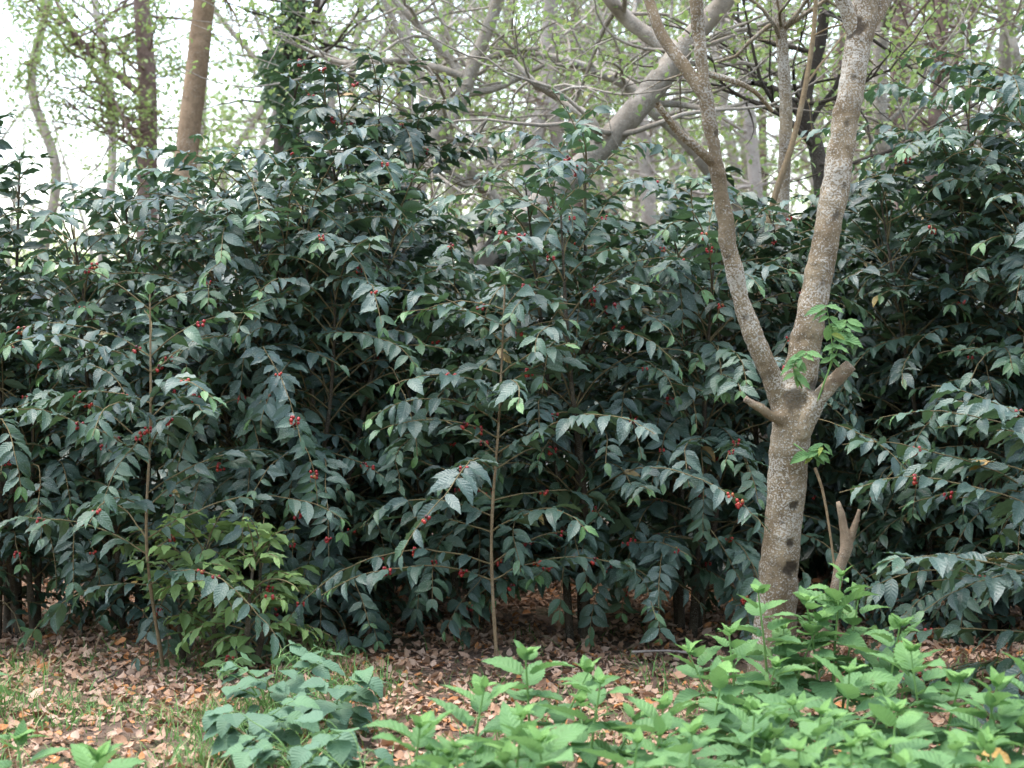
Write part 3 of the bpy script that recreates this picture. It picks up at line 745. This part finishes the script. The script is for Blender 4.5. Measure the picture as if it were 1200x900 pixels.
def climbing_ivy():
    root = thing('ivy', P(334, 240, 13.4), 'green ivy climbing the dark trunk and hanging in a clump', 'ivy')
    lv = Leaves(T_SML); st = Acc()
    for k_ in range(7):
        x0 = rng.uniform(-8, 8); pts = [P(334 + x0 + (340 - 334) * t + rng.normal(0, 4), 240 - 235 * t, 13.5 - .13) for t in np.linspace(0, 1, 6)]
        c = spline(pts, 30); tube(st, c, .006, 5)
        for q in c:
            for _ in range(3):
                az = rng.uniform(0, 6.28); lv.put(q + rng.normal(0, .06, 3) * [1, .6, 1], (math.cos(az), -.3, -.5), (rng.normal(0, .5), -1, .6), rng.uniform(.05, .09), (rng.random(), .4 * rng.random(), 0))
    for _ in range(200):
        q = P(320 + rng.normal(0, 7), 85 + rng.normal(0, 18), 13.35 + rng.normal(0, .08))
        lv.put(q, (rng.normal(), -.3, -.6), (rng.normal(0, .5), -1, .6), rng.uniform(.05, .09), (rng.random() * .5, .1, 0))
    st.build('stem', M['bark_dark'], root); lv.into(Acc()).build('foliage', M['ivy'], root)
climbing_ivy()


def woodland():
    """the far wood that closes the view: one mass of trunks, undergrowth and thin leaves"""
    a = Acc()
    for i in range(90):
        Y = rng.uniform(36, 62); x = rng.uniform(-24, 24)
        if GX(140, Y) > x > GX(-80, Y) and rng.random() < .8: continue
        z = float(terrain(x, Y)); h = rng.uniform(6, 11)
        pth = grow((x, Y, z - .2), (rng.normal(0, .12), 0, 1), h, 0, .3, 10); tube(a, pth, np.linspace(rng.uniform(.06, .15), .03, 11), 7)
    wood = a
    lv = Leaves(T_SML)
    for i in range(400):
        Y = rng.uniform(32, 62); x = rng.uniform(-24, 24); px = 600 + x / Y * F
        zmax = (6.0 if 440 < px < 860 else 8.5) if px > 210 else 3.4
        cz = float(terrain(x, Y)) + rng.uniform(.5, 1) ** .8 * zmax * rng.random() ** .7
        rad = rng.uniform(.5, 1.2)
        for _ in range(55):
            q = np.array([x, Y, cz]) + rng.normal(0, 1, 3) * rad * [.8, .8, .45]
            az = rng.uniform(0, 6.28)
            lv.put(q, (math.cos(az), math.sin(az), rng.uniform(-.8, .2)), (rng.normal(0, .5), rng.normal(0, .5), 1), rng.uniform(.14, .24), (min(1, max(0, rng.normal(.6, .25))), .5 * rng.random(), .3 * (rng.random() < .1)))
    wob = wood.build('woodland', M['bark_pale']); tag(wob, 'pale blurred woodland of thin trunks closing the view behind', 'woodland', kind='stuff')
    f = lv.into(Acc()).build('foliage', M['canopy']); f.parent = wob
woodland()


def added_shade_wood():
    """an unseen wood added behind the viewpoint: it shuts out the low sky"""
    a = Acc(); lv = Leaves(T_SML)
    for i in range(34):
        x = rng.uniform(-24, 24); y = rng.uniform(-17, -8)
        tube(a, grow((x, y, -.1), (rng.normal(0, .1), rng.normal(0, .1), 1), rng.uniform(5, 9), 0, .3, 10), np.linspace(.14, .03, 11), 7)
    for i in range(640):
        x = rng.uniform(-25, 25); y = rng.uniform(-17, -7.5); z = 11.5 * rng.random() ** 1.1; rad = rng.uniform(.6, 1.2)
        for _ in range(42):
            q = np.array([x, y, max(.3, z)]) + rng.normal(0, 1, 3) * rad * [.8, .8, .6]; q[2] = max(q[2], .1)
            az = rng.uniform(0, 6.28)
            lv.put(q, (math.cos(az), math.sin(az), rng.uniform(-.8, .2)), (rng.normal(0, .5), rng.normal(0, .5), 1), rng.uniform(.22, .36), (rng.random(), .2 * rng.random(), 0))
    wo = a.build('woodland', M['bark_grey']); tag(wo, 'unseen dense wood added behind the viewpoint to shade the coffee row', 'woodland', kind='stuff')  # added out of view to darken the hollow under the coffee row
    f = lv.into(Acc()).build('foliage', M['ivy']); f.parent = wo
added_shade_wood()

# ---------------------------------------------------------------- weeds in front
def weed(px, top, D, label, leafL=.15, lean=0.05, n=1, group='bright weeds in front of the row', mat='weed', pairs=None):
    x = GX(px, D); z = float(terrain(x, D)); H = P(px, top, D)[2] - z
    root = thing('weed', (x, D, z), label, 'weed', group)
    lv = Leaves(T_NET); tone = rng.normal(0, .2)
    for s in range(n):
        a0 = rng.uniform(0, 6.28); hh = H * (1 if s == 0 else rng.uniform(.6, .9)); ro = .05 * (s > 0); ln = lean * (1 if s == 0 else 2.5) * rng.uniform(.6, 1.4)
        c = spline([(x + ro * math.cos(a0), D + ro * math.sin(a0), z - .02), (x + (ro + ln * .4) * math.cos(a0), D + (ro + ln * .4) * math.sin(a0), z + hh * .5), (x + (ro + ln) * math.cos(a0), D + (ro + ln) * math.sin(a0), z + hh * .94)], 20)
        st = Acc(); tube(st, c, np.linspace(.0065, .003, 20), 7); st.build('stem', M['weed_stem'], root)
        step = .05; h = .08; par = rng.uniform(0, 6.28); L = hh * .94
        while h < L:
            t = h / L; p = c[min(19, int(t * 19))]
            size = leafL * (.55 + .75 * math.sin(math.pi * min(1, .18 + t * .72))) * rng.uniform(.8, 1.15)
            el = .05 + 0.85 * max(0, t - .55) / .45
            if L - h < step: size *= .62; el = .6 + rng.normal(0, .25)
            for sg in (0, math.pi):
                if t < .35 and rng.random() < .35: continue
                az = par + sg + rng.normal(0, .25); e = el + rng.normal(0, .18)
                A = np.array([math.cos(az) * math.cos(e), math.sin(az) * math.cos(e), math.sin(e)])
                N = np.array([-math.cos(az) * math.sin(e), -math.sin(az) * math.sin(e), math.cos(e)]) + rng.normal(0, .18, 3)
                pe = p + A * (.025 + .02 * (1 - t)) + UP * .008
                tube(st, np.array([p, (p + pe) / 2 + UP * .004, pe]), .0018, 4)
                lv.put(pe, A, N, size, (min(1, max(0, rng.normal(.45 + tone, .25))), min(1, max(0, (t - .55) * 1.6)) * rng.uniform(.3, .9), 0.0))
            h += step * rng.uniform(.8, 1.2) * (1.15 - .4 * t); par += math.pi / 2 + rng.normal(0, .15)
        # growing tip
        for q in range(4):
            az = par + q * 1.57; q_ = rng.uniform(.4, 1.5); A = np.array([math.cos(az) * q_, math.sin(az) * q_, 1])
            lv.put(c[-1], A, (-A[0], -A[1], .5), leafL * rng.uniform(.28, .6), (.6, .8, 0))
    lv.into(Acc()).build('foliage', M[mat], root)
    return root

W = [(623, 762, 5.7, 'tall weed with pointed top leaf in front of the central coffee stem', 1), (545, 805, 5.3, 'weed left of the tall central one with broad pale leaves', 2), (478, 855, 5.0, 'weed at the left end of the central clump', 2),
     (600, 835, 5.0, 'low weed below the tall central one', 2), (688, 800, 5.4, 'weed right of the tall central one with long drooping leaves', 2), (650, 868, 4.8, 'short weed at the bottom edge under the central clump', 2),
     (765, 825, 5.3, 'weed in the gap between the central clump and the right clump', 2), (735, 872, 4.9, 'short weed at the bottom edge between the two clumps', 2), (540, 880, 4.8, 'short broad-leaved weed at the bottom edge left of centre', 2),
     (906, 690, 6.4, 'tall weed hiding the foot of the forked trunk', 2), (976, 672, 6.5, 'tallest weed directly before the broken dead stem', 2), (868, 745, 6.1, 'weed left of the forked trunk foot', 2), (832, 790, 5.7, 'weed at the left end of the right clump', 2),
     (992, 790, 5.5, 'weed with upright bright tip below the broken stem', 2), (1088, 765, 5.7, 'weed with upright tip under the low right coffee tree', 2), (1040, 730, 6.3, 'single small weed sprig in the dark gap right of the broken stem', 1),
     (1150, 800, 5.4, 'weed near the lower right corner', 2), (1045, 835, 5.1, 'weed in the middle of the right clump', 2), (948, 835, 5.1, 'weed under the tall pair beside the trunk', 2), (880, 835, 5.2, 'weed in front of the clump at the trunk foot', 2),
     (805, 862, 4.9, 'short weed at the bottom edge left of the right clump', 2), (1195, 775, 5.5, 'weed cut by the right edge of the view', 2), (1105, 868, 4.8, 'short weed at the bottom right edge', 2), (930, 875, 4.7, 'short weed at the bottom edge below the forked trunk', 2), (1010, 880, 4.7, 'short weed at the bottom edge right of the trunk', 2), (1180, 875, 4.75, 'short weed in the bottom right corner', 2),
     (25, 872, 5.4, 'small weed in the lower left corner', 0), (-34, 765, 6.6, 'weed whose leaves enter at the left edge', 1), (95, 893, 5.0, 'tiny weed near the lower left corner in the grass', 0)]
for px, top, D, lab, n in W: weed(px, top - 8, D, lab, n=n + 1, leafL=.138)


def heart_plant(px, top, D, label, n=9, spread=.22):
    x = GX(px, D); z = float(terrain(x, D)); H = P(px, top, D)[2] - z
    root = thing('broad_leaved_plant', (x, D, z), label, 'plant', 'broad-leaved plants in the leaf litter')
    lv = Leaves(T_HRT); st = Acc()
    for s in range(n):
        az = rng.uniform(0, 6.28); rr = spread * rng.uniform(.2, 1); hh = H * rng.uniform(.55, 1)
        c = spline([(x, D, z - .01), (x + rr * .4 * math.cos(az), D + rr * .4 * math.sin(az), z + hh * .7), (x + rr * math.cos(az), D + rr * math.sin(az), z + hh)], 12); tube(st, c, np.linspace(.004, .0018, 12), 5)
        for i in range(3, 12):
            if rng.random() < .52: continue
            a2 = az + rng.normal(0, 1.2); A = np.array([math.cos(a2), math.sin(a2), rng.uniform(-.5, .1)]); pe = c[i] + A * .05 + UP * .03
            tube(st, np.array([c[i], (c[i] + pe) / 2 + UP * .006, pe]), .0014, 4)
            lv.put(pe, A, (A[0] * .3 + rng.normal(0, .2), A[1] * .3 - .2, 1), rng.uniform(.07, .115), (rng.random(), .35 * rng.random() * (i > 9), 0))
    st.build('stem', M['weed_stem'], root); lv.into(Acc()).build('foliage', M['heart'], root)
heart_plant(318, 765, 6.6, 'tallest grey-green broad-leaved plant beside the foot of the left stem', n=12)
heart_plant(295, 815, 6.0, 'grey-green broad-leaved plant in front of the tallest one', n=12)
heart_plant(392, 785, 6.4, 'grey-green broad-leaved plant nearest the central clump of weeds', n=9)
heart_plant(355, 845, 5.6, 'low grey-green broad-leaved plant at the bottom edge', n=11)
heart_plant(425, 870, 5.3, 'small broad-leaved plant between the grey-green ones and the bright weeds', n=8)

# ---------------------------------------------------------------- dead wood
def dead_stem():
    D = 7.0; s = D / F
    root = thing('broken_stem', P(950, 810, D) * [1, 1, 0], 'broken forked dead stem standing right of the lichened trunk', 'dead stem')
    for nm, pts, rad in [('stem', [(946, 815), (960, 755), (976, 705), (983, 668), (992, 640), (989, 618), (986, 603), (982, 588)], [10, 8, 7, 7.5, 8.5, 6, 5, 3]), ('branch', [(990, 655), (996, 632), (1003, 612), (1007, 597)], [6, 5.5, 4.2, 2])]:
        a = Acc(); tube(a, spline([P(x, y, D) for x, y in pts], 22), np.interp(np.linspace(0, 1, 22), np.linspace(0, 1, len(rad)), rad) * s * .88, 10, cap=True, rough=.13); a.build(nm, M['deadwood'], root)
dead_stem()


def stick(pts, D, r, label, name='fallen_branch', mat='deadwood', forks=()):
    a = Acc(); c = [P(x, y, D + d) for x, y, d in pts]; s = D / F
    tube(a, spline(c, 26), np.linspace(r, r * .5, 26) * s, 7, cap=True, rough=.06)
    for f in forks: tube(a, spline([P(x, y, D + d) for x, y, d in f], 12), np.linspace(r * .6, r * .25, 12) * s, 6, cap=True)
    o = a.build(name, M[mat]); tag(o, label, 'branch', 'dead branches on the ground')
stick([(640, 792, 0), (690, 777, 0), (740, 770, .05), (800, 766, .1), (850, 768, .1)], 8.1, 3.2, 'long fallen branch lying under the dark coffee trees', forks=[[(745, 805, -.3), (775, 785, -.1), (800, 768, .1)]])
stick([(740, 764, 0), (790, 763, 0), (825, 770, 0), (842, 780, 0)], 7.9, 1.6, 'thin pale twig lying just above the long fallen branch', mat='bark_pale', name='fallen_twig')
stick([(92, 812, 0), (115, 800, 0), (135, 790, .05)], 7.3, 2.2, 'short dark stick on the leaf litter at left', mat='bark_dark', name='fallen_stick')
stick([(250, 815, 0), (272, 848, -.3), (300, 868, -.6), (330, 880, -.8)], 6.3, 1.8, 'thin pale stem bent over beside the broad-leaved plants', mat='twig', name='bent_stem')
stick([(955, 548, 0), (964, 575, 0), (972, 620, 0), (980, 690, 0), (984, 800, 0)], 7.25, 2.0, 'thin bare brown shoot upright left of the broken stem', mat='coffee_stem', name='bare_shoot')

lf = Leaves(T_HI); lf.put(P(1150, 884, 4.85), (1, .15, .05), (0, -.45, .9), .135, (.5, 0, 1))
tag(lf.into(Acc()).build('fallen_leaf', M['coffee']), 'single yellow leaf caught on the weeds in the bottom right corner', 'leaf')

# ---------------------------------------------------------------- light, sky, camera
w = bpy.data.worlds.new('World'); sc.world = w; w.use_nodes = True
nt = w.node_tree; nt.nodes.clear()
sky = nt.nodes.new('ShaderNodeTexSky'); sky.sky_type = 'NISHITA'; sky.sun_disc = False
SUN_EL, SUN_AZ = R(77), R(285)           # azimuth clockwise from +Y: high, from the left
sky.sun_elevation = SUN_EL; sky.sun_rotation = SUN_AZ; sky.air_density = 1.2; sky.dust_density = 2.0; sky.ozone_density = 1.0
hs = nt.nodes.new('ShaderNodeHueSaturation'); hs.inputs['Saturation'].default_value = 0.68
bg = nt.nodes.new('ShaderNodeBackground'); bg.inputs[1].default_value = 0.15
ow = nt.nodes.new('ShaderNodeOutputWorld')
nt.links.new(sky.outputs[0], hs.inputs['Color']); nt.links.new(hs.outputs[0], bg.inputs[0]); nt.links.new(bg.outputs[0], ow.inputs[0])
sun = bpy.data.lights.new('sun', 'SUN'); sun.energy = 0.6; sun.angle = R(40); sun.color = (1.0, 0.96, 0.90)
so = bpy.data.objects.new('sun', sun); COL.objects.link(so)
dirv = Vector((math.sin(SUN_AZ) * math.cos(SUN_EL), math.cos(SUN_AZ) * math.cos(SUN_EL), math.sin(SUN_EL)))
so.rotation_euler = dirv.to_track_quat('Z', 'Y').to_euler()

cam = bpy.data.cameras.new('camera'); co = bpy.data.objects.new('camera', cam); COL.objects.link(co)
co.location = (0, 0, CAMH); co.rotation_euler = (R(90) - PITCH, 0, 0)
cam.sensor_width = 36; cam.lens = 36 * F / 1200; cam.clip_end = 2000; cam.clip_start = .05
cam.dof.use_dof = True; cam.dof.focus_distance = 7.7; cam.dof.aperture_fstop = 3.0
sc.camera = co
sc.view_settings.view_transform = 'Standard'; sc.view_settings.look = 'None'; sc.view_settings.gamma = 1; sc.view_settings.exposure = 2.35
sc.view_settings.use_curve_mapping = False
sc.render.engine = 'CYCLES'
sc.cycles.max_bounces = 8; sc.cycles.diffuse_bounces = 4; sc.cycles.transmission_bounces = 4; sc.cycles.use_denoising = True
